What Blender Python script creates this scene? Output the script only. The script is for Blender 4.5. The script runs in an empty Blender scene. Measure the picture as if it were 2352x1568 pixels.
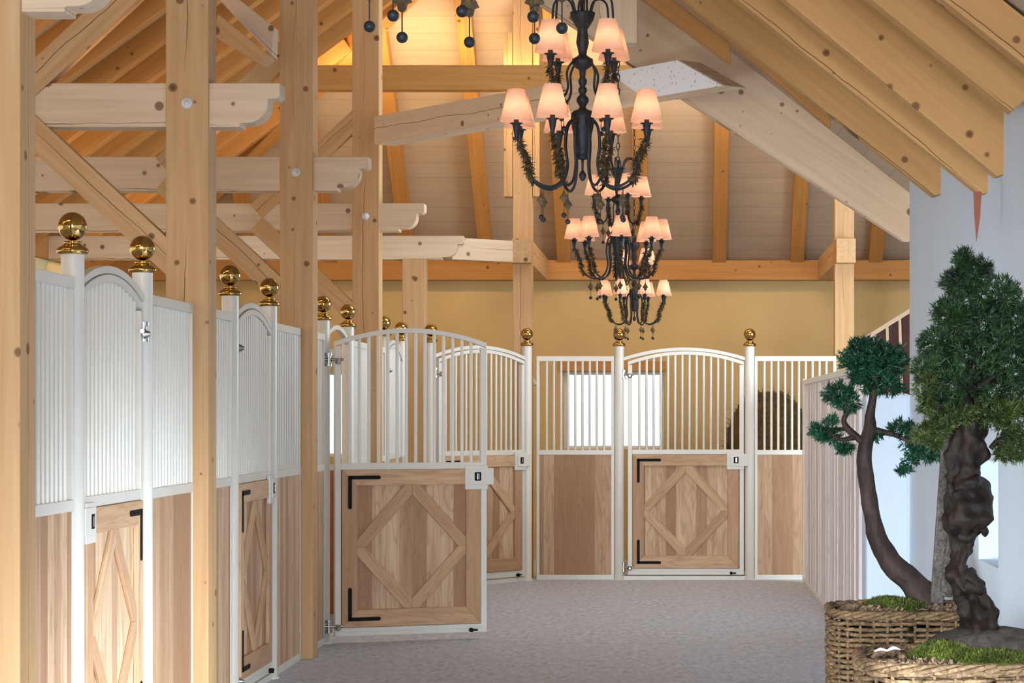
import bpy, math, random
from mathutils import Vector, Matrix, noise
C = bpy.context.scene.collection
PI = math.pi
F, PX, PY, CH = 5510.0, 1555.0, 950.0, 1.7
def P(x, y, D): return Vector(((x-PX)*D/F, D, CH+(PY-y)*D/F))

# ------------------------------------------------------------------ materials
def lin(r, g, b):
    f = lambda c: (c/255/12.92) if c/255 <= .04045 else ((c/255+.055)/1.055)**2.4
    return (f(r), f(g), f(b), 1)
class NT:
    def __init__(s, name):
        s.m = bpy.data.materials.new(name); s.m.use_nodes = True
        s.t = s.m.node_tree; s.b = s.t.nodes['Principled BSDF']
    def n(s, typ, **kw):
        nd = s.t.nodes.new(typ)
        for k, v in kw.items():
            if k.startswith('i_'):
                key = k[2:]
                key = int(key) if key.isdigit() else key.replace('_', ' ')
                nd.inputs[key].default_value = v
            else: setattr(nd, k, v)
        return nd
    def l(s, a, b): s.t.links.new(a, b)
    def math(s, op, a, b=None, c=None, clamp=False):
        nd = s.n('ShaderNodeMath', operation=op, use_clamp=clamp)
        for i, v in enumerate((a, b, c)):
            if v is None: continue
            if isinstance(v, (int, float)): nd.inputs[i].default_value = v
            else: s.l(v, nd.inputs[i])
        return nd.outputs[0]
    def mix(s, fac, a, b, blend='MIX'):
        nd = s.n('ShaderNodeMix', data_type='RGBA', blend_type=blend)
        for i, v in ((0, fac), (6, a), (7, b)):
            if isinstance(v, (int, float, tuple)): nd.inputs[i].default_value = v
            else: s.l(v, nd.inputs[i])
        return nd.outputs[2]
    def vx(s, v):
        nd = s.n('ShaderNodeSeparateXYZ'); s.l(v, nd.inputs[0]); return nd.outputs[0]
    def vmul(s, v, sc):
        nd = s.n('ShaderNodeVectorMath', operation='MULTIPLY'); s.l(v, nd.inputs[0]); nd.inputs[1].default_value = sc
        return nd.outputs[0]
    def coords(s, rnd=True):
        tc = s.n('ShaderNodeTexCoord').outputs['Object']
        if not rnd: return tc, tc
        oi = s.n('ShaderNodeObjectInfo').outputs['Random']
        cx = s.n('ShaderNodeCombineXYZ'); s.l(s.math('MULTIPLY', oi, 37.), cx.inputs[0]); s.l(s.math('MULTIPLY', oi, 91.), cx.inputs[1]); s.l(s.math('MULTIPLY', oi, 53.), cx.inputs[2])
        ad = s.n('ShaderNodeVectorMath', operation='ADD'); s.l(tc, ad.inputs[0]); s.l(cx.outputs[0], ad.inputs[1])
        return tc, ad.outputs[0]
    def noise(s, v, scale=1., detail=4., dist=0., rough=.5):
        nd = s.n('ShaderNodeTexNoise', i_Scale=scale, i_Detail=detail, i_Distortion=dist, i_Roughness=rough); s.l(v, nd.inputs['Vector'])
        return nd.outputs['Fac']
    def bump(s, h, st=.3, d=.01):
        nd = s.n('ShaderNodeBump', i_Strength=st, i_Distance=d); s.l(h, nd.inputs['Height']); s.l(nd.outputs[0], s.b.inputs['Normal'])
def plain(name, col, rough=.5, metal=0., spec=.5, bump=0., bscale=60):
    t = NT(name)
    _, v = t.coords()
    f = t.noise(v, bscale, 3)
    c2 = tuple(min(1, x*1.0) for x in col[:3])+(1,); c1 = tuple(x*.86 for x in col[:3])+(1,)
    t.l(t.mix(f, c1, c2), t.b.inputs['Base Color'])
    t.b.inputs['Roughness'].default_value = rough; t.b.inputs['Metallic'].default_value = metal
    t.b.inputs['Specular IOR Level'].default_value = spec
    if bump: t.bump(f, bump, .01)
    return t.m
def timber(name, base, dark, knots=.115, crack=True, warm=None):
    """sawn spruce; grain runs along the local x axis"""
    t = NT(name); tc, v = t.coords()
    g = t.noise(t.vmul(v, (1.1, 26, 26)), 1., 5, .6)
    w = t.noise(t.vmul(v, (.7, 5, 5)), 1., 3, .8)
    col = t.mix(t.math('MULTIPLY_ADD', g, 1.9, -.45, clamp=True), base, dark)
    col = t.mix(t.math('MULTIPLY_ADD', w, 1.6, -.55, clamp=True), col, warm or tuple(x*.82 for x in base[:3])+(1,))
    vo = t.n('ShaderNodeTexVoronoi', i_Scale=6.6); t.l(v, vo.inputs['Vector'])
    ksz = t.math('MULTIPLY_ADD', t.math('POWER', t.vx(vo.outputs['Color']), 2.), knots*1.35, knots*.12)
    k = t.math('MULTIPLY', t.math('SUBTRACT', t.math('ADD', ksz, .05), vo.outputs['Distance']), 20., clamp=True)
    col = t.mix(t.math('MULTIPLY', k, .8), col, lin(105, 62, 32))
    k2 = t.math('MULTIPLY', t.math('SUBTRACT', t.math('MULTIPLY', ksz, .55), vo.outputs['Distance']), 60., clamp=True)
    col = t.mix(t.math('MULTIPLY', k2, .6), col, lin(60, 33, 18))
    if crack:
        sp = t.n('ShaderNodeSeparateXYZ'); t.l(tc, sp.inputs[0])
        wob = t.noise(t.vmul(v, (1.6, .3, .3)), 1., 4)
        for ax, off in ((1, .012), (2, -.01)):
            d = t.math('ABSOLUTE', t.math('ADD', t.math('MULTIPLY_ADD', wob, .09, -.045+off), sp.outputs[ax]))
            cf = t.math('MULTIPLY_ADD', d, -1/.0016, 1.9, clamp=True)
            mask = t.math('MULTIPLY_ADD', t.noise(t.vmul(v, (.55, .1, .1)), 1.3, 2), 9., -3.8, clamp=True)
            col = t.mix(t.math('MULTIPLY', t.math('MULTIPLY', cf, mask), .85), col, lin(70, 42, 24))
    t.l(col, t.b.inputs['Base Color']); t.b.inputs['Roughness'].default_value = .62
    t.b.inputs['Specular IOR Level'].default_value = .25
    t.bump(g, .25, .004)
    return t.m
def ash(name, a, b, c, width=.105, planks=True, axis=2):
    """ash boards; grain along local z (axis 2) or x (axis 0)"""
    t = NT(name); tc, v = t.coords()
    sp = t.n('ShaderNodeSeparateXYZ'); t.l(tc, sp.inputs[0])
    sc = (26, 26, 1.6) if axis == 2 else (1.6, 26, 26)
    sb = (7, 7, 1.) if axis == 2 else (1., 7, 7)
    if planks:
        oi = t.n('ShaderNodeObjectInfo').outputs['Random']
        q = t.math('MULTIPLY_ADD', sp.outputs[0], 1/width, 50.3)
        idx = t.math('ADD', t.math('FLOOR', q), t.math('MULTIPLY', oi, 77.))
        wn = t.n('ShaderNodeTexWhiteNoise', noise_dimensions='1D'); t.l(idx, wn.inputs['W']); r = wn.outputs['Value']
        fr = t.math('FRACT', q)
        edge = t.math('ABSOLUTE', t.math('ADD', fr, -.5)); gap = t.math('MULTIPLY_ADD', edge, 40., -19.4, clamp=True)
        cx = t.n('ShaderNodeCombineXYZ'); t.l(t.math('MULTIPLY', r, 9.), cx.inputs[0]); t.l(t.math('MULTIPLY', r, 31.), cx.inputs[2])
        ad = t.n('ShaderNodeVectorMath', operation='ADD'); t.l(v, ad.inputs[0]); t.l(cx.outputs[0], ad.inputs[1]); v = ad.outputs[0]
    else:
        r = t.n('ShaderNodeObjectInfo').outputs['Random']; gap = None
    wv = t.n('ShaderNodeTexNoise', i_Scale=1., i_Detail=2., i_Distortion=.6); t.l(t.vmul(v, sb), wv.inputs['Vector'])
    ring = t.math('FRACT', t.math('MULTIPLY', wv.outputs['Fac'], 9.)); ring = t.math('ABSOLUTE', t.math('MULTIPLY_ADD', ring, 2., -1.))
    g = t.noise(t.vmul(v, sc), 1., 4, .3)
    col = t.mix(t.math('MULTIPLY_ADD', r, 1.9, -.45, clamp=True), a, b)
    col = t.mix(t.math('MULTIPLY', t.math('POWER', ring, 3.), .45), col, c)
    col = t.mix(t.math('MULTIPLY_ADD', g, 1.4, -.5, clamp=True), col, c)
    if gap is not None: col = t.mix(t.math('MULTIPLY', gap, .6), col, tuple(x*.3 for x in c[:3])+(1,))
    t.l(col, t.b.inputs['Base Color']); t.b.inputs['Roughness'].default_value = .55
    t.b.inputs['Specular IOR Level'].default_value = .3
    return t.m
def boards(name, base, dark, width=.14, axis='y', rough=.7):
    """boarded surface using world-aligned object coordinates; boards run along x, stacked on the given axis"""
    t = NT(name); tc, v = t.coords(False)
    sp = t.n('ShaderNodeSeparateXYZ'); t.l(tc, sp.inputs[0])
    o = {'x': 0, 'y': 1, 'z': 2}[axis]
    q = t.math('MULTIPLY', sp.outputs[o], 1/width); fr = t.math('FRACT', q)
    wn = t.n('ShaderNodeTexWhiteNoise', noise_dimensions='1D'); t.l(t.math('FLOOR', q), wn.inputs['W'])
    gap = t.math('MULTIPLY_ADD', t.math('ABSOLUTE', t.math('ADD', fr, -.5)), 30., -14.2, clamp=True)
    sc = [1.5, 1.5, 1.5]; sc[o] = 20
    g = t.noise(t.vmul(tc, tuple(sc)), 1., 4, .4)
    col = t.mix(t.math('MULTIPLY_ADD', g, .9, -.1, clamp=True), base, dark)
    col = t.mix(t.math('MULTIPLY', wn.outputs['Value'], .35), col, tuple(x*.8 for x in base[:3])+(1,))
    col = t.mix(t.math('MULTIPLY', gap, .5), col, tuple(x*.35 for x in dark[:3])+(1,))
    t.l(col, t.b.inputs['Base Color']); t.b.inputs['Roughness'].default_value = rough; t.b.inputs['Specular IOR Level'].default_value = .2
    return t.m
def plaster(name, base, blotch, rough=.85):
    t = NT(name); tc, v = t.coords(False)
    a = t.noise(tc, 1.3, 5); b = t.noise(tc, 45., 4)
    col = t.mix(t.math('MULTIPLY_ADD', a, 1.6, -.5, clamp=True), base, blotch)
    t.l(col, t.b.inputs['Base Color']); t.b.inputs['Roughness'].default_value = rough; t.bump(b, .35, .01)
    return t.m
def floor_mat():
    t = NT('stone_floor'); tc, v = t.coords(False)
    a = t.noise(t.vmul(tc, (3, .9, 1)), 1., 6, .4); b = t.noise(t.vmul(tc, (22, 7, 1)), 1., 6, .35, .7); c = t.noise(tc, 90., 3)
    col = t.mix(t.math('MULTIPLY_ADD', b, 2.6, -.85, clamp=True), lin(152, 158, 172), lin(222, 227, 238))
    col = t.mix(t.math('MULTIPLY_ADD', a, 2., -.75, clamp=True), col, lin(188, 193, 206))
    col = t.mix(t.math('MULTIPLY_ADD', c, 1.6, -.8, clamp=True), col, lin(136, 138, 148))
    t.l(col, t.b.inputs['Base Color']); t.b.inputs['Roughness'].default_value = .55; t.b.inputs['Specular IOR Level'].default_value = .35
    t.bump(b, .15, .006)
    return t.m
def emis(name, col, st):
    t = NT(name); t.b.inputs['Base Color'].default_value = col; t.b.inputs['Emission Color'].default_value = col; t.b.inputs['Emission Strength'].default_value = st
    return t.m
def shade_mat():
    t = NT('linen_shade'); _, v = t.coords()
    f = t.noise(t.vmul(v, (60, 60, 260)), 1., 3, .5); g = t.noise(v, 22., 3)
    col = t.mix(f, lin(214, 166, 140), lin(250, 222, 204)); col = t.mix(t.math('MULTIPLY_ADD', g, 1.4, -.4, clamp=True), col, lin(226, 180, 156))
    t.l(col, t.b.inputs['Base Color']); t.b.inputs['Roughness'].default_value = .9
    tr = t.n('ShaderNodeBsdfTranslucent'); t.l(col, tr.inputs['Color'])
    mx = t.n('ShaderNodeMixShader'); mx.inputs[0].default_value = .38
    t.l(t.b.outputs[0], mx.inputs[1]); t.l(tr.outputs[0], mx.inputs[2]); t.l(mx.outputs[0], t.t.nodes['Material Output'].inputs['Surface'])
    return t.m
def leaf_mat(name, a, b):
    t = NT(name); g = t.n('ShaderNodeNewGeometry'); _, v = t.coords()
    r = t.math('MULTIPLY_ADD', t.noise(v, 14., 3), 2.2, -.6, clamp=True)
    t.l(t.mix(r, a, b), t.b.inputs['Base Color']); t.b.inputs['Roughness'].default_value = .5
    return t.m
def bark_mat(name, a, b, sc=(30, 30, 6), rough=.7):
    t = NT(name); _, v = t.coords(); f = t.noise(t.vmul(v, sc), 1., 6, 1.); g = t.noise(v, 9., 4)
    col = t.mix(t.math('MULTIPLY_ADD', f, 2.4, -.7, clamp=True), a, b)
    col = t.mix(t.math('MULTIPLY_ADD', g, 2.2, -.9, clamp=True), col, a)
    t.l(col, t.b.inputs['Base Color']); t.b.inputs['Roughness'].default_value = rough; t.b.inputs['Specular IOR Level'].default_value = .25; t.bump(f, .8, .01)
    return t.m

M = dict(
  post=timber('spruce_post', lin(212, 176, 134), lin(186, 146, 102), warm=lin(196, 154, 108)),
  pale=timber('pale_spruce', lin(230, 208, 182), lin(206, 180, 152), warm=lin(220, 194, 166)),
  rafter=timber('roof_spruce', lin(196, 144, 84), lin(168, 116, 62), knots=.09, crack=False),
  rafterc=timber('roof_spruce_cracked', lin(206, 160, 104), lin(184, 138, 84), knots=.09),
  ceil=boards('ceiling_boards', lin(188, 170, 150), lin(166, 148, 128), .15, 'z'),
  white=plain('white_enamel', lin(228, 226, 219), .35, bscale=4),
  ashp=ash('ash_planks', lin(222, 192, 160), lin(172, 134, 104), lin(150, 110, 82)),
  ashv=ash('ash_board_upright', lin(206, 168, 132), lin(186, 148, 114), lin(164, 122, 88), planks=False),
  ashh=ash('ash_board_lengthwise', lin(214, 180, 146), lin(190, 154, 122), lin(162, 122, 90), planks=False, axis=0),
  redp=ash('stall_partition_planks', lin(196, 122, 62), lin(170, 98, 48), lin(140, 76, 36), .14),
  brass=plain('polished_brass', lin(196, 160, 96), .06, 1., bscale=3),
  chrome=plain('galvanised_steel', lin(190, 190, 188), .25, 1.),
  black=plain('black_iron', lin(18, 18, 20), .6, spec=.15),
  iron=plain('antique_iron', lin(40, 44, 50), .5, .5, bump=.3, bscale=90),
  gilt=bark_mat('antique_gilt_leaf', lin(60, 52, 38), lin(120, 96, 62), (60, 60, 60), .5),
  yellow=plaster('ochre_plaster', lin(198, 172, 122), lin(182, 156, 106)),
  cream=plaster('cream_plaster', lin(236, 224, 180), lin(226, 212, 166)),
  stucco=plaster('white_stucco', lin(214, 228, 244), lin(202, 218, 236)),
  washed=ash('whitewashed_boards', lin(244, 240, 240), lin(228, 220, 220), lin(200, 188, 186), .105),
  floor=floor_mat(), shade=shade_mat(),
  bulb=emis('warm_bulb', (1, .66, .38, 1), 56),
  led=emis('warm_led', (1, .62, .22, 1), 16), ledf=emis('bright_warm_led', (1, .72, .36, 1), 46),
  plate=plain('pale_bolt_plate', lin(232, 232, 236), .4),
  dark_red=ash('dark_red_wood', lin(96, 46, 38), lin(74, 34, 30), lin(50, 24, 22)),
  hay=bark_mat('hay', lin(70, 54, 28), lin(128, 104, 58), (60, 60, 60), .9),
  wicker=bark_mat('wicker', lin(58, 42, 28), lin(148, 120, 88), (40, 40, 40), .6),
  wickerd=plain('dark_wicker_lining', lin(40, 28, 18), .9),
  chips=bark_mat('bark_chips', lin(96, 76, 60), lin(188, 160, 134), (30, 30, 30), .9),
  moss=leaf_mat('moss', lin(44, 58, 14), lin(104, 118, 34)),
  soil=bark_mat('soil', lin(54, 48, 46), lin(92, 84, 80), (30, 30, 30), .95),
  leaf1=leaf_mat('yew_needles', lin(8, 44, 28), lin(26, 82, 52)),
  leaf2=leaf_mat('pine_needles', lin(8, 28, 16), lin(62, 96, 54)),
  leaf3=leaf_mat('olive_needles', lin(30, 50, 22), lin(84, 100, 42)),
  bark1=bark_mat('smooth_brown_bark', lin(34, 25, 23), lin(66, 50, 45), (22, 22, 8)),
  bark2=bark_mat('gnarled_dark_bark', lin(12, 8, 7), lin(48, 35, 28), (20, 20, 10), .6),
  stake=bark_mat('weathered_stake', lin(48, 44, 41), lin(112, 106, 100), (60, 60, 3), .6),
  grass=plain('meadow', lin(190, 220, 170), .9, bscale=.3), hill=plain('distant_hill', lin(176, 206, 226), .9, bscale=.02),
  rust=plain('rusty_brown', lin(150, 84, 62), .7), blue=plain('blue_plastic', lin(20, 60, 120), .4),
)

# ------------------------------------------------------------------ geometry helpers
class MB:
    def __init__(s): s.v = []; s.f = []; s.sm = []
    def add(s, vs, fs, smooth=False):
        o = len(s.v); s.v += [tuple(v) for v in vs]; s.f += [tuple(i+o for i in f) for f in fs]; s.sm += [smooth]*len(fs); return s
    def box(s, x0, x1, y0, y1, z0, z1):
        v = [(x, y, z) for x in (x0, x1) for y in (y0, y1) for z in (z0, z1)]
        return s.add(v, [(0, 1, 3, 2), (4, 6, 7, 5), (0, 4, 5, 1), (2, 3, 7, 6), (0, 2, 6, 4), (1, 5, 7, 3)])
    def prism(s, pts, a, b, ax='y'):
        """outline pts (u,v) in xz, extruded along y from a to b"""
        n = len(pts)
        mk = (lambda u, v, w: (u, w, v)) if ax == 'y' else ((lambda u, v, w: (w, u, v)) if ax == 'x' else (lambda u, v, w: (u, v, w)))
        vs = [mk(u, v, a) for u, v in pts]+[mk(u, v, b) for u, v in pts]
        return s.add(vs, [tuple(range(n-1, -1, -1)), tuple(range(n, 2*n))]+[(i, (i+1) % n, n+(i+1) % n, n+i) for i in range(n)])
    def lathe(s, prof, n=20, c=(0, 0, 0)):
        vs = []; fs = []
        for r, z in prof:
            for k in range(n): vs.append((c[0]+r*math.cos(2*PI*k/n), c[1]+r*math.sin(2*PI*k/n), c[2]+z))
        for i in range(len(prof)-1):
            for k in range(n): fs.append((i*n+k, i*n+(k+1) % n, (i+1)*n+(k+1) % n, (i+1)*n+k))
        s.add(vs, fs, True)
        if prof[0][0] > 1e-4: s.add(vs[:n], [tuple(range(n-1, -1, -1))])
        if prof[-1][0] > 1e-4: s.add(vs[-n:], [tuple(range(n))])
        return s
    def tube(s, pts, rad, n=8, jit=0., seed=0, closed=False, flat=1.):
        pts = [Vector(p) for p in pts]; m = len(pts)
        if isinstance(rad, (int, float)): rad = [rad]*m
        ref = Vector((0, 0, 1)); vs = []; fs = []; u = None
        for i, p in enumerate(pts):
            if closed: d = (pts[(i+1) % m]-pts[i-1])
            else: d = (pts[min(i+1, m-1)]-pts[max(i-1, 0)])
            d = d.normalized() if d.length > 0 else Vector((0, 0, 1))
            if u is None: u = d.cross(ref if abs(d.z) < .95 else Vector((1, 0, 0))).normalized()
            else: u = (u-d*u.dot(d)).normalized()
            w = d.cross(u)
            for k in range(n):
                a = 2*PI*k/n; rr = rad[i]
                q = u*math.cos(a)+w*math.sin(a)*flat
                if jit: rr *= 1+jit*(noise.noise(p*9+q*1.3+Vector((seed, 0, 0)))+.45*noise.noise(p*22+q*3.1+Vector((seed, 4, 0))))
                vs.append(p+q*rr)
        e = m if closed else m-1
        for i in range(e):
            j = (i+1) % m
            for k in range(n): fs.append((i*n+k, i*n+(k+1) % n, j*n+(k+1) % n, j*n+k))
        s.add(vs, fs, True)
        if not closed: s.add(vs[:n], [tuple(range(n-1, -1, -1))]); s.add(vs[-n:], [tuple(range(n))])
        return s
    def ball(s, c, r, n=12, sz=1.):
        m = max(4, n//2); return s.lathe([(max(1e-5, r*math.sin(PI*i/m)), -r*sz*math.cos(PI*i/m)) for i in range(m+1)], n, c)
def obj(name, mb, mat, parent=None, bevel=0.):
    me = bpy.data.meshes.new(name); me.from_pydata(mb.v, [], mb.f); me.polygons.foreach_set('use_smooth', mb.sm)
    me.materials.append(M[mat] if isinstance(mat, str) else mat); me.update()
    o = bpy.data.objects.new(name, me); C.objects.link(o)
    if parent: o.parent = parent
    if bevel:
        b = o.modifiers.new('bevel', 'BEVEL'); b.width = bevel; b.segments = 2; b.limit_method = 'ANGLE'
    return o
def fixn(o):
    import bmesh
    bm = bmesh.new(); bm.from_mesh(o.data); bmesh.ops.recalc_face_normals(bm, faces=bm.faces); bm.to_mesh(o.data); bm.free(); return o
def tag(o, label, cat, group=None, kind=None):
    o['label'] = label; o['category'] = cat
    if group: o['group'] = group
    if kind: o['kind'] = kind
    return o
def struct(name, mb, mat): o = obj(name, mb, mat); o['kind'] = 'structure'; return fixn(o)
def empty(name, loc, rz=0., label='', cat='', group=None):
    o = bpy.data.objects.new(name, None); C.objects.link(o); o.location = loc; o.rotation_euler = (0, 0, rz); o.empty_display_size = .1
    return tag(o, label, cat, group)
def frame_of(p0, p1, up=None):
    x = (Vector(p1)-Vector(p0)).normalized(); r = Vector((0, 0, 1)) if abs(x.z) < .95 else Vector((0, 1, 0))
    z = (r-x*r.dot(x)).normalized(); y = z.cross(x)
    m = Matrix((x, y, z)).transposed().to_4x4(); m.translation = Vector(p0); return m
def frame_xz(a, b):
    x = (Vector(b)-Vector(a)).normalized(); y = Vector((0, 1, 0)); z = x.cross(y)
    m = Matrix((x, y, z)).transposed().to_4x4(); m.translation = Vector(a); return m
def beam(name, p0, p1, w, h, mat, parent=None, bevel=.006, ext=(0, 0)):
    L = (Vector(p1)-Vector(p0)).length
    o = obj(name, MB().box(-ext[0], L+ext[1], -w/2, w/2, -h/2, h/2), mat, parent, bevel); o.matrix_local = frame_of(p0, p1); return o
def copy_tree(o, parent=None, **kw):
    c = o.copy(); C.objects.link(c)
    if parent: c.parent = parent
    for ch in o.children: copy_tree(ch, c)
    return c

# ------------------------------------------------------------------ setting
struct('floor', MB().box(-6.6, 4.4, -4, 28.4, -.2, 0), 'floor')
# far wall with two window openings
def wall_y(name, y0, y1, x0, x1, z0, z1, holes, mat):
    mb = MB(); xs = x0
    for a, b, c, d in sorted(holes):
        mb.box(xs, a, y0, y1, z0, z1); mb.box(a, b, y0, y1, z0, c); mb.box(a, b, y0, y1, d, z1); xs = b
    mb.box(xs, x1, y0, y1, z0, z1); return struct(name, mb, mat)
WF = [(-1.32, -.15, 1.29, 2.19), (-4.55, -3.45, 1.2, 2.19)]
wall_y('wall_far', 28, 28.35, -6.35, 4.2, 0, 3.25, WF, 'yellow')
for i, (a, b, c, d) in enumerate(WF):
    w = MB(); t = .035
    w.box(a, b, 28.12, 28.17, c, c+t).box(a, b, 28.12, 28.17, d-t, d).box(a, a+t, 28.12, 28.17, c+t, d-t).box(b-t, b, 28.12, 28.17, c+t, d-t)
    struct('window_%d' % (i+1), w, 'white')
tag(beam('window_lintel', (-1.36, 27.97, 2.255), (-.13, 27.97, 2.255), .06, .12, 'rafter'), 'orange-brown timber lintel above the bright window in the far wall', 'lintel')
struct('wall_left', MB().box(-6.6, -6.35, -4, 28.35, 0, 3.25).box(-6.7, -6.6, -4, 28.35, 0, 3.7), 'cream')
# right side: stucco wall with a small opening, low wall, outer walls
mb = MB()
for a, b, c, d in ((10.4, 11.95, 0, 3.4), (11.95, 12.72, 0, .93), (11.95, 12.72, 1.46, 3.4), (12.72, 16.5, 0, 3.4)): mb.box(1.6, 1.85, a, b, c, d)
struct('wall_right', mb, 'stucco')
o = obj('low_wall', MB().box(1.3, 1.61, 16.5, 16.88, 0, 1.84), 'stucco', bevel=.03)
o['kind'] = 'structure'; o.name = 'wall_low'
struct('wall_outer', MB().box(4.2, 4.4, 16.3, 28.35, 0, 6.7), 'yellow')
struct('wall_return', MB().box(1.85, 4.2, 16.3, 16.5, 0, 6.7), 'yellow')
# roof boards
def slab(name, pts, th, mat):
    n = len(pts); vs = [Vector(p) for p in pts]+[Vector(p)+Vector((0, 0, th)) for p in pts]
    return struct(name, MB().add(vs, [tuple(range(n)), tuple(range(2*n-1, n-1, -1))]+[(i, (i+1) % n, n+(i+1) % n, n+i) for i in range(n)]), mat)
ZL = lambda x: 3.5+.735*(x+6.35)      # underside of boards, left slope
ZF = lambda y: 3.5+.79*(28-y)         # far slope
ZR = lambda x: 3.42+.79*(1.6-x)        # right slope of the aisle
slab('ceiling_left', [(-6.5, -4, ZL(-6.5)), (-2.4, -4, ZL(-2.4)), (-2.4, 24.05, ZL(-2.4)), (-6.5, 28.15, ZL(-6.5))], .06, 'ceil')
slab('ceiling_far', [(-6.5, 28.15, ZF(28.15)), (-2.4, 24.05, ZF(24.05)), (4.2, 24.05, ZF(24.05)), (4.2, 28.15, ZF(28.15))], .06, 'ceil')
slab('ceiling_right', [(-2.4, -4, ZR(-2.4)), (1.85, -4, ZR(1.85)), (1.85, 17.7, ZR(1.85)), (-2.4, 17.7, ZR(-2.4))], .06, 'ceil')
struct('added_sky_light_blocker', MB().box(-6.6, 4.4, -4, 28.4, 6.72, 6.8), 'ceil')  # flat cover added above the slopes to keep sky light out
struct('trim_1', MB().box(-6.6, -6.3, -4, 28, 3.25, 3.48), 'rafter')
# wall plate in front of the far wall top
tag(beam('wall_plate', (-6.3, 27.9, 3.365), (4.15, 27.9, 3.365), .22, .23, 'rafter'), 'long orange timber wall plate running on top of the far ochre wall', 'beam')

# outdoors
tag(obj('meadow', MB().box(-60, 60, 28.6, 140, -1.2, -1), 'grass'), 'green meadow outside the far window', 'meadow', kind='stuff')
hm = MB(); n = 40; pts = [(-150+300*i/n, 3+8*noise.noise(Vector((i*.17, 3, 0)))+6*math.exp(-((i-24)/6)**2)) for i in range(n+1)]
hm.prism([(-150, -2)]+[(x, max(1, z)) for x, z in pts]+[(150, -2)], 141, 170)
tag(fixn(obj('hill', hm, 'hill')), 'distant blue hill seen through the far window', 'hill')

# ------------------------------------------------------------------ rafters
RL = 'rafters of the left roof slope'
k = 0
y = 5.3
while y < 27.5:
    xr = min(-2.5, -6.35+(28-y)-.1)
    if xr > -6.1:
        dx = .05
        tag(beam('rafter', (-6.4, y, ZL(-6.4)-.1), (xr, y, ZL(xr)-.1), .14, .18, 'rafter'), 'orange-lit sloping rafter under the left side of the roof', 'rafter', RL)
    y += .82
for j, X in enumerate([.49, 1.39, 2.3, 3.2, -.41, -1.31, -2.21, -3.11, -4.01, -4.91]):
    y0 = max(24.15, 28-(X+6.35)+.1)
    lab = ['bright orange rafter of the far slope, just right of the chandeliers', 'orange rafter of the far slope, second from the right wall', 'short orange rafter of the far slope beside the white wall'][j] if j < 3 else 'orange rafter climbing the far roof slope above the wall plate'
    tag(beam('rafter', (X, 28.02, ZF(28.02)-.1), (X, y0, ZF(y0)-.1), .16, .18, 'rafter'), lab, 'rafter', None if j < 3 else 'rafters of the far roof slope')
tag(beam('hip_rafter', (-6.3, 27.95, ZF(28)-.05), (-2.45, 24.1, ZL(-2.45)-.15), .18, .24, 'rafter'), 'heavy diagonal hip rafter in the far left corner of the roof', 'rafter')
# far purlin with light strip behind
tag(beam('purlin', (-4.3, 24.5, 5.12), (2.6, 24.5, 5.12), .2, .25, 'rafter'), 'brown purlin crossing the far roof just under a glowing strip of light', 'beam')
for x0, x1 in ((-3.6, -1.75), (-1.4, 1.2)):
    tag(obj('light_strip', MB().box(x0, x1, 24.62, 24.66, 5.1, 5.2), 'ledf'), 'warm light strip fixed behind the far purlin, %s the tall corner post' % ('left of' if x0 < -2 else 'right of'), 'light strip')
for yy in (9.43, 13.13, 16.83, 20.53, 24.23):
    for a, b in ((-6.0, -3.9), (-3.5, -2.8)): tag(obj('light_strip', MB().box(a, b, yy-.005, yy+.025, 3.4, 3.46), 'led'), 'warm light strip on the back of a tie beam over the left stalls', 'light strip', 'light strips over the left stalls')
_t = NT('speckled_daylight_patch'); _tc, _v = _t.coords(False)  # pale bluish colour stands in for daylight falling on the tie
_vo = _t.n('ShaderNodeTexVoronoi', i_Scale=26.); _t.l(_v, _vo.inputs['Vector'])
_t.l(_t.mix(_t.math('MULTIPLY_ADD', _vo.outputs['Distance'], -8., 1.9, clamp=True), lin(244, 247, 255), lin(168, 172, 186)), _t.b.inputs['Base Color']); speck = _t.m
# near right roof: rafters in their own planes (outline, own depth, own thickness)
def slopebeam(name, pts, D, th, mat, label, cat='rafter', group=None):
    ps = [P(x, y, D) for x, y in pts]; a, b = ps[0], ps[1]
    fr = frame_xz(a, b); inv = fr.inverted()
    lp = [inv @ p for p in ps]
    o = obj(name, MB().prism([(p.x, p.z) for p in lp], -th/2, th/2), mat, bevel=.005); fixn(o); o.matrix_world = Matrix.Translation((0, th/2, 0)) @ fr
    # frame x,z lie in the plane; local y must point away from the camera
    return tag(o, label, cat, group)
def rline(x0, y0, x1, y1, X): return y0+(y1-y0)*(X-x0)/(x1-x0)
def rafter_r(lo, D, hgt, label, mat='rafterc', xs=None):
    xe = PX+1.62*F/D; x0, y0, x1, y1 = lo
    xa = xs or (x0-(y0+260)*(x1-x0)/(y1-y0))
    h = hgt*F/D
    ya, ye = rline(x0, y0, x1, y1, xa), rline(x0, y0, x1, y1, xe)
    cut = xe-14
    slopebeam('rafter', [(xa, ya), (cut-10, rline(x0, y0, x1, y1, cut-10)), (xe, ye-26), (xe, ye-h), (xa, ya-h)], D, .13, mat, label)
rafter_r((1574, 0, 2157, 460), 14.55, .25, 'wide tan rafter of the right roof slope, next in front of the pale one')
rafter_r((1695, 0, 2271, 460), 12.35, .26, 'tan rafter of the right slope with a long split, second before the pale one')
rafter_r((1790, -12, 2306, 417), 11.75, .36, 'tan rafter with pale edge, third before the pale one')
slopebeam('rafter', [(1700, -243), (2324, 257), (2366, 220), (2366, 112), (1860, -292)], 11.02, .13, 'rafterc', 'broad tan rafter entering the wall near the upper right corner')
slopebeam('rafter', [(1860, -246), (2420, 201), (2420, 92), (1860, -355)], 10.6, .13, 'rafterc', 'nearest brown rafter in the upper right corner of the view')
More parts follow.
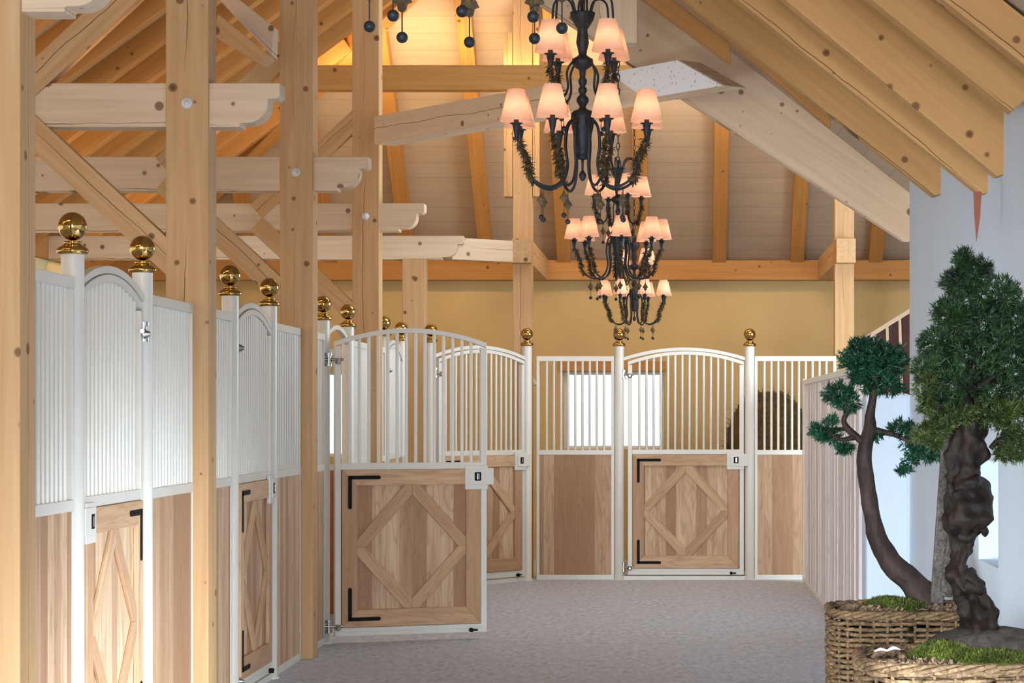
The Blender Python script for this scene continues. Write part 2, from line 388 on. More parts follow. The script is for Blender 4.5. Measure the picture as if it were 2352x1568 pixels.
# pale rafter at the roof edge
slopebeam('edge_rafter', [(1100, -83), (1579, 234), (2075, 552), (2092, 552), (2092, 418), (1900, 262), (1552, -20), (1450, -90), (1300, -133)], 17.75, .14, 'pale', 'big pale knotty rafter running down to the white wall on the right')
slopebeam('short_rafter', [(1440, -30), (1678, 146), (1678, 100), (1500, -35)], 15.9, .12, 'rafter', 'short brown rafter end above the painted daylight patch on the tie beam')
slopebeam('short_rafter', [(1500, -60), (1908, 293), (1908, 262), (1560, -50)], 15.5, .12, 'rafter', 'long thin brown rafter end just above the pale knotty rafter')
# hanging strut beside the chandelier
slopebeam('hanging_strut', [(1376, -120), (1376, 92), (1398, 98), (1464, 98), (1464, -120)], 16.1, .2, 'pale', 'short pale hanging strut above the pale rafter, right of the nearest whole chandelier', 'strut')
# diagonal tie
ta, tb = Vector((-2.55, 20.36, 4.085)), Vector((.52, 16.5, 4.085))
tie = obj('tie_beam', MB().prism([(.12, -.1175), (4.75, -.1175), (4.245, .1175), (.12, .1175)], -.1, .1), 'pale', bevel=.005); fixn(tie); tie.matrix_world = frame_of(ta, tb)
tag(tie, 'pale tie beam crossing the hall diagonally behind the nearest whole chandelier', 'beam')
fixn(obj('daylight_patch', MB().prism([(3.43, .116), (4.24, .116), (4.735, -.116), (3.87, -.116)], -.112, -.1), speck, tie))['label'] = 'patch of daylight on the beam end, painted bluish white with specks'  # thin added plate that carries the painted daylight
# bracing beam between second and third posts; shaded underside given a darker timber
slopebeam('roof_strut', [(500, 30), (620, 128), (600, 148), (490, 80)], 15.4, .2, 'post', 'shaded underside of the pale strut high between the second and third timber posts', 'strut')  # separate dark strut stands in for the shaded underside
slopebeam('roof_strut', [(478, -28), (625, 128), (628, 60), (500, -40)], 15.7, .2, 'pale', 'short pale strut high between the second and third timber posts', 'strut')

# ------------------------------------------------------------------ timber frame of the left row
TP = [9.2, 12.9, 16.6, 20.3, 24.0]
ords = ['nearest', 'second', 'third', 'fourth', 'fifth']
XR = -2.52
def corbel_pts(xl, xe, zb, zt):
    pts = [(xl, zb), (xe-.215, zb), (xe-.215, zb+.022), (xe-.19, zb+.022)]
    for i in range(7):
        a = -PI/2+(PI/2)*i/6
        pts.append((xe-.175+.11*math.cos(a), zt-.11+.105*math.sin(a)))
    pts += [(xe-.065, zt-.085), (xe-.02, zt-.085), (xe, zt-.07), (xe, zt), (xl, zt)]
    return pts
for i, D in enumerate(TP):
    yc = D+.115
    ptop = 5.95 if i < 4 else 3.25
    po = beam('timber_post', (XR-.115, yc, 0), (XR-.115, yc, ptop), .23, .23, 'post', bevel=.008)
    tag(po, '%s tall square spruce post of the left stall row%s' % (ords[i], ['', ', with round bolt head', ', with round bolt head', ', just behind the open door', ', short, under the last corbel'][i]), 'post')
    if i < 4:
        b = MB(); b.lathe([(.03, 0), (.03, .006), (.022, .012), (.012, .013), (.012, .028), (.0001, .03)], 16)
        bo = obj('bolt_head', b, 'plate', po); bo.matrix_local = Matrix.Translation((3.37, 0, -.115)) @ Matrix.Rotation(PI, 4, 'X')
    # corbelled tie
    xl = -6.3
    z0, z1 = 3.245, 3.482
    xe = -2.14
    pts = [(p[0]-XR, p[1]-z0) for p in corbel_pts(xl, xe, z0, z1)]
    cb = obj('corbel_beam', MB().prism(pts, -.09, .09), 'pale', bevel=.005); fixn(cb); cb.location = (XR, yc+.0, z0)
    tag(cb, 'pale beam with scroll-cut end crossing the %s timber post' % ords[i], 'beam')
    if i == 4: break
    # braces (kept behind the face of the post)
    Vector((-3.62, yc-.03, 3.36))
    for s, lab in ((-1, 'lower'), (1, 'upper')):
        e = Vector((XR-.10, yc-.03, 3.36+s*.93))
        v = Vector((-3.62, yc-.03, 3.36)); d = (e-v).normalized(); v = v+d*.08
        o = beam('knee_brace', v, e, .1 if s < 0 else .1, .15, 'post', bevel=.005)
        o.location.y = D+(.052 if s < 0 else .056)
        tag(o, 'diagonal brace %s the scroll-cut beam at the %s timber post' % ('below' if s < 0 else 'above', ords[i]), 'brace')
# corner posts of the far bay
p6 = beam('corner_post', (-1.6, 24.95, 0), (-1.6, 24.95, 6.5), .2, .2, 'post', bevel=.006)
tag(p6, 'tall slim corner post behind the angled stall door, left of the chandeliers', 'post')
beam('side_board', (3.95, .135, 0), (6.5, .135, 0), .06, .2, 'post', p6, .004)
beam('side_board', (3.95, -.15, 0), (5.65, -.15, 0), .09, .2, 'post', p6, .004)
p7 = beam('corner_post', (1.735, 24.95, 0), (1.735, 24.95, 6.5), .2, .2, 'post', bevel=.006)
tag(p7, 'slim corner post at the right end of the far stall front', 'post')
for X, s in ((-1.6, 'left'), (1.735, 'right')):
    tag(beam('cross_tie', (X, 24.62, 3.375), (X, 27.78, 3.375), .2, .25, 'post'), 'square beam with blunt end on the %s corner post, running back to the far wall' % s, 'beam')
tag(beam('short_tie', (-2.3, 24.2, 3.365), (-1.72, 24.66, 3.365), .12, .22, 'pale'), 'short yellowish beam joining the last scroll-cut beam to the corner post', 'beam')

# ------------------------------------------------------------------ stall fronts
ZT = 2.29
def bars(parent, x0, x1, zfun, z0=1.325, step=.073):
    n = max(1, round((x1-x0)/step)); st = (x1-x0)/n
    for k in range(1, n):
        x = x0+k*st
        obj('bar', MB().lathe([(.013, 0), (.013, zfun(x)-z0)], 8, (x, 0, z0)), 'white', parent)
def stall_panel(p0, p1, label, group=None):
    d = Vector((p1[0]-p0[0], p1[1]-p0[1], 0)); w = d.length
    r = empty('stall_panel', (p0[0], p0[1], 0), math.atan2(d.y, d.x), label, 'stall panel', group)
    m = MB(); e = .03
    m.box(0, w, -.022, .022, ZT-.05, ZT).box(0, w, -.022, .022, 1.28, 1.33).box(0, w, -.022, .022, .0, .05)
    m.box(0, e, -.02, .02, .05, 1.28).box(w-e, w, -.02, .02, .05, 1.28).box(0, e, -.02, .02, 1.33, ZT-.05).box(w-e, w, -.02, .02, 1.33, ZT-.05)
    obj('steel_frame', m, 'white', r, .003)
    obj('wood_panel', MB().box(e, w-e, -.015, .015, .05, 1.28), 'ashp', r)
    bars(r, e, w-e, lambda x: ZT-.045)
    return r
def arch_z(x, w, side, rise): u = 2*x/w-1; return side+rise*(1-u*u)
def arch_prism(x0, x1, w, side, rise, th, ydep, n=20):
    up = [(x0+(x1-x0)*i/n,) for i in range(n+1)]
    pts = [(x, arch_z(x, w, side, rise)+th) for (x,) in up]+[(x, arch_z(x, w, side, rise)) for (x,) in reversed(up)]
    return MB().prism(pts, -ydep, ydep)
def strap(x, z, sx, sz, s):
    """black L strap, corner at x,z running to +sx and +sz"""
    m = MB(); y0, y1 = (-.042, -.036) if s < 0 else (.036, .042); L = .235; h = .028
    def arm(hor):
        pts = [(0, -h/2), (L-.014, -h/2)]+[(L-.014+.014*math.cos(a), .014*math.sin(a)) for a in (-PI/3, 0, PI/3)]+[(L-.014, h/2), (0, h/2)]
        if hor: q = [(x+sx*u, z+v) for u, v in pts]
        else: q = [(x+v, z+sz*u) for u, v in pts]
        m.prism(q, y0, y1)
    arm(True); arm(False); m.box(x-h/2, x+h/2, y0, y1, z-h/2, z+h/2)
    for k in (.09, .17):
        yy = y0-.003 if s < 0 else y1
        m.box(x+sx*k-.004, x+sx*k+.004, yy, yy+.003, z-.004, z+.004)
    return m
def stall_door(p0, p1, s, label, group=None):
    """p0 hinge side, p1 lock side; s=-1: front faces local -y, s=+1: front faces local +y"""
    d = Vector((p1[0]-p0[0], p1[1]-p0[1], 0)); w = d.length
    r = empty('stall_door', (p0[0], p0[1], 0), math.atan2(d.y, d.x), label, 'stall door', group)
    e = .045; zs, rise = 2.2, .105
    F0 = lambda a, b: (min(s*a, s*b), max(s*a, s*b))
    m = MB()
    m.box(0, e, -.022, .022, .05, zs).box(w-e, w, -.022, .022, .05, zs)
    m.box(e, w-e, -.022, .022, 1.285, 1.335).box(e, w-e, -.022, .022, .05, .115)
    m.prism([(x, z) for x, z in [(w*i/20, arch_z(w*i/20, w, zs, rise)+.035) for i in range(21)]]+[(w*i/20, arch_z(w*i/20, w, zs, rise)) for i in range(20, -1, -1)], -.022, .022)
    y0, y1 = F0(.022, .03); m.box(.02, w-.01, y0, y1, .052, .085)
    fixn(obj('steel_frame', m, 'white', r, .003))
    bars(r, e, w-e, lambda x: arch_z(x, w, zs, rise)+.01)
    xa, xb, za, zb = e+.006, w-e-.006, .118, 1.283
    obj('wood_panel', MB().box(xa, xb, -.012, .012, za, zb), 'ashp', r)
    y0, y1 = F0(.012, .036); fb = .115
    def board(pts, mat='ashh', name='frame_board', yy=(y0, y1)):
        a = Vector((pts[0][0], 0, pts[0][1])); b = Vector((pts[1][0], 0, pts[1][1]))
        fr = frame_xz(a, b); inv = fr.inverted()
        lp = [inv @ Vector((x, 0, z)) for x, z in pts]
        ys = yy
        o = obj(name, MB().prism([(p.x, p.z) for p in lp], ys[0], ys[1]), mat, r, .004); fixn(o); o.matrix_local = fr
        return o
    board([(xa, za), (xb, za), (xb-fb, za+fb+.015), (xa+fb, za+fb+.015)])
    board([(xa, zb), (xb, zb), (xb-fb, zb-fb), (xa+fb, zb-fb)])
    board([(xa, za), (xa, zb), (xa+fb, zb-fb), (xa+fb, za+fb+.015)])
    board([(xb, za), (xb, zb), (xb-fb, zb-fb), (xb-fb, za+fb+.015)])
    cx, cz = w/2, (za+fb+.015+zb-fb)/2; ix, iz = (xb-xa)/2-fb, (zb-za-2*fb-.015)/2; q = .125; dd = F0(.012, .031)
    for sx in (-1, 1):
        for sz in (-1, 1):
            # from the top/bottom middle to the side middle, ends cut against the frame
            T = [(cx, cz+sz*iz), (cx+sx*(ix), cz+sz*.062), (cx+sx*ix, cz-0*sz), (cx+sx*(ix-.065), cz), (cx, cz+sz*(iz-.085))]
            T = [(cx+sx*.062, cz+sz*iz), (cx+sx*ix, cz+sz*.062), (cx+sx*ix, cz), (cx+sx*(ix-.062), cz), (cx, cz+sz*(iz-.072)), (cx, cz+sz*iz)]
            board(T, 'ashh', 'diamond_board', dd)
    hx = xa+.057
    obj('corner_strap', strap(hx, zb-.055, 1, -1, s), 'black', r)['label'] = 'black iron corner strap'
    obj('corner_strap', strap(hx, za+.06, 1, 1, s), 'black', r)['label'] = 'black iron corner strap'
    y0, y1 = F0(.024, .046)
    lp = obj('lock_plate', MB().box(w-.175, w+.002, y0, y1, 1.13, 1.31), 'white', r, .004)
    y2, y3 = F0(.046, .054)
    obj('lock_cover', MB().box(w-.14, w+.045, y2, y3, 1.165, 1.29), 'white', lp, .003)
    y4, y5 = F0(.054, .057); k = MB(); k.box(w-.105, w-.055, y4, y5, 1.195, 1.26)
    obj('handle_recess', k, 'black', lp, .006)
    y6, y7 = F0(.057, .062); obj('latch', MB().box(w-.088, w-.068, y6, y7, 1.203, 1.252), 'chrome', lp, .003)
    for z in (.13, 2.1):
        h = MB(); yy = s*.035
        h.lathe([(.017, -.035), (.017, .035)], 14, (-.045, yy*.4, z)); h.lathe([(.027, -.01), (.027, .01)], 14, (-.045, yy*.4, z+.038)); h.lathe([(.027, -.01), (.027, .01)], 14, (-.045, yy*.4, z-.038))
        h.tube([(-.09, yy*.4, z), (.06, yy*.9, z)], .011, 10)
        h.tube([(.02, yy*.9, z-.012), (.02, yy*.9+s*.03, z-.012)], [.026, .01], 10)
        obj('hinge', h, 'chrome', r)
    h = MB(); h.tube([(w-.13, s*.03, .07), (w-.13, s*.06, .07)], .016, 12); h.tube([(w-.13, s*.05, .07), (w-.08, s*.05, .07)], .007, 8)
    obj('floor_bolt', h, 'black', r)
    return r
def arch_rail(p0, p1, label):
    d = Vector((p1[0]-p0[0], p1[1]-p0[1], 0)); w = d.length
    r = obj('arch_rail', arch_prism(0, w, w, 2.245, .1, .035, .02), 'white', bevel=.003); fixn(r)
    r.location = (p0[0], p0[1], 0); r.rotation_euler = (0, 0, math.atan2(d.y, d.x)); obj('sill', MB().box(0, w, -.025, .025, 0, .04), 'white', r); return tag(r, label, 'rail')
post_mesh = None
def fence_post(x, y, label, h=2.39):
    global post_proto
    r = empty('fence_post', (x, y, 0), 0, label, 'post')
    if 'post_proto' not in globals():
        obj('pole', MB().lathe([(.062, 0), (.062, .012), (.05, .012), (.05, h)], 24), 'white', r)
        f = MB(); f.lathe([(.052, 0), (.066, .004), (.069, .016), (.064, .028), (.05, .036), (.04, .042), (.036, .05), (.042, .056)], 28)
        b = obj('finial_base', f, 'brass', r); b.location = (0, 0, h); b['label'] = 'brass finial base'
        g = obj('finial_ball', MB().ball((0, 0, .122), .062, 32), 'brass', r); g.location = (0, 0, h); g['label'] = 'polished brass ball'
        post_proto = r
    else:
        for ch in post_proto.children: c = ch.copy(); C.objects.link(c); c.parent = r
    return r
XF = -2.62
BP = [(10.4, 11.76), (14.07, 15.42), (17.76, 19.1), (21.45, 22.8)]
bayn = ['nearest', 'second', 'third', 'fourth']
bayd = ['of the nearest stall', 'of the second stall', 'of the open stall', 'behind the open door']
for i, (a, b) in enumerate(BP):
    fence_post(XF, a, 'round white post with brass ball, near side of the door %s' % bayd[i])
    fence_post(XF, b, 'round white post with brass ball, far side of the door %s' % bayd[i])
    stall_panel((XF, TP[i]+.235), (XF, a-.05), 'white barred fixed panel before the door %s' % bayd[i])
    stall_panel((XF, b+.05), (XF, TP[i+1]-.004 if i < 3 else 23.1), 'white barred fixed panel after the door %s' % bayd[i])
    arch_rail((XF, a+.045), (XF, b-.045), 'white arched rail over the door opening %s' % bayd[i])
    near, far = (XF, a+.09), (XF, b-.06)
    if i == 0: stall_door((XF, b-.09), (XF, a+.06), 1, 'nearest closed stall door, lock plate on its near side')
    elif i == 2: stall_door((-2.535, 17.75), (-1.449, 18.19), -1, 'stall door standing open into the aisle')
    else: stall_door(near, far, -1, 'closed stall door with diamond boards %s' % bayd[i])
cA, cB = Vector((-2.39, 23.3, 0)), Vector((-1.53, 24.46, 0)); cd = (cB-cA).normalized()
fence_post(cA.x, cA.y, 'round white post with brass ball, left of the angled corner door')
fence_post(cB.x, cB.y, 'round white post with brass ball, right of the angled corner door')
arch_rail((cA+cd*.045)[:2], (cB-cd*.045)[:2], 'white arched rail over the angled corner door')
stall_door((cA+cd*.09)[:2], (cB-cd*.06)[:2], -1, 'closed stall door set at an angle in the far left corner')
YB = 24.6
for x, l in ((-.594, 'round white post with brass ball, left of the far stall door'), (.745, 'round white post with brass ball, right of the far stall door')): fence_post(x, YB, l)
stall_panel((-1.44, YB), (-.645, YB), 'fixed panel of the far stall front with the bright window behind its bars')
stall_panel((.796, YB), (1.632, YB), 'fixed panel of the far stall front with hay behind its bars')
arch_rail((-.549, YB), (.7, YB), 'white arched rail over the far stall door')
stall_door((-.504, YB), (.685, YB), -1, 'closed far stall door facing the camera')
# partitions between the left stalls
for i, D in enumerate(TP[1:4]):
    r = empty('stall_partition', (-2.76, D+.115, 0), PI, 'inner partition wall between left stalls, behind the %s timber post' % ords[i+1], 'partition')
    obj('wood_panel', MB().box(0, 3.55, -.02, .02, 0, 1.22), 'redp', r)
    obj('top_rail', MB().box(0, 3.55, -.025, .025, 1.22, 1.27), 'white', r); obj('top_rail', MB().box(0, 3.55, -.025, .025, 2.2, 2.25), 'white', r)
    for k in range(24): obj('bar', MB().lathe([(.011, 0), (.011, .93)], 6, (.08+k*.145, 0, 1.27)), 'white', r)
m = MB(); m.tube([(0, 0, 0), (0, 0, 2.0)]+[(.28*math.sin(a), 0, 2.0+.2*(1-math.cos(a))) for a in (.3, .6, .9, 1.2, 1.5)], .018, 8)
o = obj('arched_side_rail', m, 'white'); o.location = (-1.46, 25.2, 0); o.rotation_euler = (0, 0, 1.9)
tag(o, 'thin white arched rail just inside the far stall, left of its fixed panel', 'rail')
# hay
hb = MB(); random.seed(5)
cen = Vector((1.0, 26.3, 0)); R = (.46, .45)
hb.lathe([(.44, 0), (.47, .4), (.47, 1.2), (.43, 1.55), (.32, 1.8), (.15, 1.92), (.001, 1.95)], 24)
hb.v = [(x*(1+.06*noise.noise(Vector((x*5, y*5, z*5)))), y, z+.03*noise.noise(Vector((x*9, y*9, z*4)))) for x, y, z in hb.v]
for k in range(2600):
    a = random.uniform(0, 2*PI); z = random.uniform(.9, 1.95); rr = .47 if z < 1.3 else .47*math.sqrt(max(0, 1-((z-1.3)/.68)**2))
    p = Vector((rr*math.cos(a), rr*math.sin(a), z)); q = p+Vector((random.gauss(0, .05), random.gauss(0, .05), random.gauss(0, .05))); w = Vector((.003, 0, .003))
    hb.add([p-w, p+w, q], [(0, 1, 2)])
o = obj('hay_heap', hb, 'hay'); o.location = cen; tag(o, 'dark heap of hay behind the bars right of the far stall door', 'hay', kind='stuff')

# whitewashed partition on the right
r = empty('board_partition', (1.3, 16.9, 0), PI/2, 'whitewashed partition of upright boards along the right of the aisle', 'partition')
random.seed(2); m = MB(); x = 0
while x < 7.2:
    w = .094; t = random.uniform(0, .008); m.box(x, x+w, -.012, .012+t, .05, 1.99); x += .105
obj('boards', m, 'washed', r, .004)
m = MB(); m.box(0, 7.22, -.03, .03, 1.99, 2.04).box(0, 7.22, -.03, .03, 0, .05); obj('rail', m, 'white', r, .004)
obj('end_post', MB().box(7.22, 7.3, -.035, .035, 0, 2.05), 'white', r, .01)
# dark red rack behind the low wall
r = empty('slatted_rack', (1.36, 17.15, 0), 0, 'dark red slatted rack with pale sloping top, seen above the low wall', 'rack')
top = lambda x: 2.25+.62*x
m = MB(); m.prism([(.0, 0), (.5, 0), (.5, top(.5)-.02), (0, top(0)-.02)], 0, .04); obj('back_panel', m, 'dark_red', r)
m = MB(); m.prism([(-.03, top(-.03)-.02), (.53, top(.53)-.02), (.53, top(.53)+.015), (-.03, top(-.03)+.015)], -.05, .06); obj('top_rail', m, 'pale', r)
for x in (.06, .15, .24, .4): o = obj('slat', MB().prism([(x, 1.7), (x+.02, 1.7), (x+.0, top(x)-.02), (x-.02, top(x)-.02)], -.03, 0), 'pale', r)
# small things on the wall at the right
o = obj('hanging_strap', MB().prism([(-.018, .0), (.02, 0), (.012, -.13), (-.004, -.24), (-.014, -.12)], -.006, .006), 'rust')
fixn(o); o.location = P(2245, 440, 11.55); tag(o, 'tapered reddish-brown strap hanging from a rafter above the treetop', 'strap')
o = obj('blue_clip', MB().ball((0, 0, 0), .022, 10), 'blue'); o.location = (1.585, 13.2, .85); tag(o, 'small blue plastic knob low on the white wall', 'knob')

# ------------------------------------------------------------------ chandeliers
def smooth_path(pts, n=6):
    pts = [Vector(p) for p in pts]; out = []
    for i in range(len(pts)-1):
        p0, p1, p2, p3 = pts[max(i-1, 0)], pts[i], pts[i+1], pts[min(i+2, len(pts)-1)]
        for k in range(n):
            t = k/n; out.append(.5*((2*p1)+(-p0+p2)*t+(2*p0-5*p1+4*p2-p3)*t*t+(-p0+3*p1-3*p2+p3)*t**3))
    return out+[pts[-1]]
def chandelier(label, loc, rz, proto=None):
    if proto:
        r = copy_tree(proto); r.location = loc; r.rotation_euler = (0, 0, rz); r['label'] = label; return r
    r = empty('chandelier', loc, rz, label, 'chandelier', 'chandeliers down the aisle')
    # z = 0 at bottom tip; 1 px of the first chandelier = 2 mm
    col = MB(); Z = lambda y: (400-y)*.002
    prof = [(.0005, 0), (.01, .006), (.016, .02), (.017, .032), (.008, .046), (.005, .05), (.006, .062), (.02, .066), (.034, .072), (.031, .08), (.027, .09), (.03, .11), (.036, .118), (.035, .14), (.042, .17), (.044, .19), (.05, .21), (.052, .235), (.054, .262), (.05, .28), (.038, .29), (.02, .296), (.014, .305), (.018, .315), (.028, .33), (.028, .345), (.018, .358), (.013, .364), (.02, .38), (.02, .39), (.012, .4), (.02, .42), (.02, .43), (.013, .44), (.016, .475), (.038, .49), (.05, .505), (.048, .525), (.03, .535), (.018, .545), (.022, .57), (.03, .6), (.026, .63), (.022, .66), (.03, .672), (.035, .68), (.05, .705), (.058, .735), (.056, .74), (.008, .738), (.006, .8)]
    prof = [(a, b-.035 if b < .055 else b) for a, b in prof]; col.lathe(prof, 24); obj('column', col, 'iron', r)
    ch = MB()
    zc = .8
    while zc < 3.4:
        k = int(round((zc-.8)/.05)); a = (k % 2)*PI/2
        ring = [(.011*math.cos(t)*math.cos(a), .011*math.cos(t)*math.sin(a), zc+.03*math.sin(t)) for t in [2*PI*j/8 for j in range(8)]]
        ch.tube(ring, .0035, 5, closed=True); zc += .05
    obj('chain', ch, 'iron', r)
    # lower arm along +x
    def make_arm(path, rad, cupz, cupr, R, leaves, parent):
        a = obj('arm', MB().tube(smooth_path(path), rad, 8), 'iron', parent)
        c = MB(); c.lathe([(.007, -.075), (.008, -.06), (.014, -.03), (.019, -.004), (.03, 0), (.03, .003), (.012, .004), (.011, .03), (.004, .031)], 12, (R, 0, cupz))
        obj('candle_cup', c, 'iron', a)
        s = MB(); s.lathe([(.074, .01), (.04, .155)], 24, (R, 0, cupz)); s.f = s.f[:24]; s.sm = s.sm[:24]
        obj('lamp_shade', s, 'shade', a)
        obj('bulb', MB().ball((R, 0, cupz+.07), .012, 8, 1.6), 'bulb', a)
        if leaves:
            l = MB(); random.seed(leaves)
            pth = smooth_path(path)[-22:-2]
            for p in pth:
                for _ in range(6):
                    d = Vector((random.gauss(0, 1), random.gauss(0, 1), random.gauss(0, .8)-.8)).normalized(); q = p+d*.036; w = d.cross(Vector((0, 0, 1))).normalized()*.009
                    mid = p+d*.016+Vector((0, 0, .003)); l.add([p, mid+w, q, mid-w], [(0, 1, 2, 3)])
            obj('leaf_spray', l, 'gilt', a)
        return a
    lo = [(.045, 0, .25), (.075, 0, .215), (.085, 0, .13), (.075, 0, .04), (.1, 0, -.035), (.16, 0, -.066), (.225, 0, -.045), (.262, 0, .0), (.272, 0, .06), (.3, 0, .12), (.32, 0, .165)]
    a0 = make_arm(lo, .0065, .215, .3, .32, 11, r)
    for k in range(8):
        c = a0 if k == 0 else copy_tree(a0, r)
        c.rotation_euler = (0, 0, k*PI/4)
    lu = [(.035, 0, .5), (.06, 0, .505), (.09, 0, .46), (.085, 0, .39), (.11, 0, .345), (.15, 0, .355), (.17, 0, .4), (.183, 0, .46), (.185, 0, .5)]
    a1 = make_arm(lu, .0055, .53, .3, .185, 12, r)
    for k in range(4):
        c = a1 if k == 0 else copy_tree(a1, r)
        c.rotation_euler = (0, 0, PI/4*.4+k*PI/2)
    sc = obj('scroll', MB().tube(smooth_path([(.04, 0, .73), (.06, 0, .79), (.1, 0, .81), (.14, 0, .79), (.15, 0, .72), (.15, 0, .66)]), .005, 6), 'iron', r)
    for k in range(6):
        c = sc if k == 0 else sc.copy()
        if k: C.objects.link(c); c.parent = r
        c.rotation_euler = (0, 0, k*PI/3+.3)
    def pendant(R, z, ang):
        p = MB(); p.tube([(R, 0, z), (R, 0, z-.135)], .0016, 5)
        b = obj('pendant', p, 'iron', r); b.rotation_euler = (0, 0, ang)
        q = MB(); q.lathe([(.004, .012), (.006, 0), (.016, -.012), (.022, -.024), (.012, -.028), (.009, -.042), (.003, -.046)], 14, (R, 0, z-.045)); obj('pendant_bell', q, 'gilt', b)
        obj('pendant_ball', MB().ball((R, 0, z-.145), .0125, 14), 'iron', b)
        return b
    b0 = pendant(.2, -.06, 0)
    for k in range(1, 8): c = copy_tree(b0, r); c.rotation_euler = (0, 0, k*PI/4)
    b1 = pendant(.13, .34, .5)
    for k in range(1, 4): c = copy_tree(b1, r); c.rotation_euler = (0, 0, .5+k*PI/2)
    return r
z0 = 2.8
c1 = chandelier('nearest wholly visible dark iron chandelier with linen shades', (-.433, 11, z0), PI/8)
c0 = chandelier('chandelier nearest the camera, only its hanging bells and balls in view', (-.44, 5.0, z0-.09), .05, c1)
c2 = chandelier('middle chandelier, partly hidden behind the big one', (-.43, 17.5, z0-.05), .1, c1)
c3 = chandelier('smallest and farthest chandelier, hanging lowest before the ochre wall', (-.427, 24.0, z0-.14), .35, c1)

# ------------------------------------------------------------------ baskets and trees
def basket(name, cx, cy, hw, hd, h, label):
    r = empty('wicker_basket', (cx, cy, 0), 0, label, 'basket')
    def shape(t, ex=0.):
        c, s = math.cos(t), math.sin(t); q = .42
        return ((hw+ex)*math.copysign(abs(c)**q, c), (hd+ex)*math.copysign(abs(s)**q, s))
    N = 160; ns = 40; m = MB()
    rows = int(h/.027)
    # arc length parameter
    base = [Vector(shape(2*PI*i/2000)) for i in range(2001)]; acc = [0]
    for i in range(2000): acc.append(acc[-1]+(base[i+1]-base[i]).length)
    tot = acc[-1]; ts = []; j = 0
    for k in range(N):
        while acc[j+1] < tot*k/N: j += 1
        ts.append(2*PI*j/2000)
    random.seed(int(cx*100))
    for i in range(rows):
        z = .015+i*.027; ph = i % 2
        for strand in (0,):
            pts = []
            for k, t in enumerate(ts):
                ex = .011*math.cos(PI*(k*ns/N)+PI*ph)+.012*(z/h)
                x, y = shape(t, ex+random.gauss(0, .0018)); pts.append((x, y, z+.006*noise.noise(Vector((k*.15, i*3.7, cx)))+random.gauss(0, .0012)))
            m.tube(pts, .0115+random.uniform(-.0015, .0015), 6, closed=True)
    obj('weave', m, 'wicker', r)
    m = MB()
    for k in range(ns):
        t = ts[int(k*N/ns)]; x, y = shape(t, .0); m.tube([(x, y, 0), (x*1.01, y*1.01, h+.01)], .009, 6)
    obj('stakes', m, 'wicker', r)
    m = MB()
    for s_ in range(4):
        pts = []
        for k, t in enumerate(ts):
            a = 2*PI*k*10/N+s_*PI/2; x, y = shape(t, .01+.015*math.cos(a)); pts.append((x, y, h+.008+.014*math.sin(a)))
        m.tube(pts, .011, 6, closed=True)
    obj('rim', m, 'wicker', r)
    m = MB(); pts = [shape(2*PI*i/60, -.02) for i in range(60)]; m.prism(pts, .01, h-.06, 'z'); obj('lining', m, 'wickerd', r)
    return r, shape
def chips(shape, cx, cy, z, n, name, label, seed):
    random.seed(seed); m = MB()
    pts = [shape(2*PI*i/40, -.03) for i in range(40)]
    m.prism(pts, z-.03, z, 'z')
    m.add([(x, y, z) for x, y in pts]+[(0, 0, z+.03)], [(i, (i+1) % 40, 40) for i in range(40)], True)
    for k in range(n):
        t = random.uniform(0, 2*PI); q = math.sqrt(random.random()); x, y = shape(t, -.035); x *= q; y *= q
        c = Vector((x, y, z+.012+.03*(1-q))); u = Vector((random.gauss(0, 1), random.gauss(0, 1), random.gauss(0, .5))).normalized()*random.uniform(.01, .03)
        w = u.cross(Vector((random.gauss(0, 1), random.gauss(0, 1), 1))).normalized()*random.uniform(.004, .01); h = u.cross(w).normalized()*.002
        m.add([c-u-w-h, c-u+w-h, c+u+w-h, c+u-w-h, c-u-w+h, c-u+w+h, c+u+w+h, c+u-w+h], [(0, 1, 2, 3), (7, 6, 5, 4), (0, 4, 5, 1), (1, 5, 6, 2), (2, 6, 7, 3), (3, 7, 4, 0)])
    o = obj(name, m, 'chips'); o.location = (cx, cy, 0); return tag(o, label, 'bark chips', kind='stuff')
def moss(cx, cy, z, blobs, label, seed):
    random.seed(seed); m = MB()
    for bx, by, rx, ry, rz in blobs:
        for k in range(int(5200*rx*ry/.02)):
            a = random.uniform(0, 2*PI); q = math.sqrt(random.random()); x = bx+rx*q*math.cos(a); y = by+ry*q*math.sin(a)
            hz = rz*math.sqrt(max(0, 1-q*q)); p = Vector((x, y, z+hz*random.uniform(.6, 1)))
            d = Vector((random.gauss(0, .7), random.gauss(0, .7), 1)).normalized()*random.uniform(.008, .02); w = Vector((random.gauss(0, 1), random.gauss(0, 1), .3)).normalized()*.0028
            m.add([p-w, p+w, p+d], [(0, 1, 2)])
        m.add(*dome(bx, by, z-.01, rx, ry, rz*.9), True)
    o = obj('moss', m, 'moss'); o.location = (cx, cy, 0); return tag(o, label, 'moss', kind='stuff')
def dome(bx, by, z, rx, ry, rz, n=20, m=6):
    vs = []; fs = []
    for i in range(m+1):
        a = PI/2*i/m
        for k in range(n):
            b = 2*PI*k/n; p = Vector((bx+rx*math.cos(a)*math.cos(b), by+ry*math.cos(a)*math.sin(b), z+rz*math.sin(a)))
            vs.append(p+Vector((0, 0, .008*noise.noise(p*30))))
    for i in range(m):
        for k in range(n): fs.append((i*n+k, i*n+(k+1) % n, (i+1)*n+(k+1) % n, (i+1)*n+k))
    return vs, fs
b1, s1 = basket('b', 1.175, 12.2, 0.385, .36, .695, 'tall wicker basket standing behind, holding the slender tree')
b2, s2 = basket('b', 1.27, 9.95, .5, .42, .675, 'wide wicker basket nearest the camera, holding the gnarled tree')
chips(s1, 1.175, 12.2, .70, 900, 'bark_chips', 'pale bark chips filling the back basket', 3)
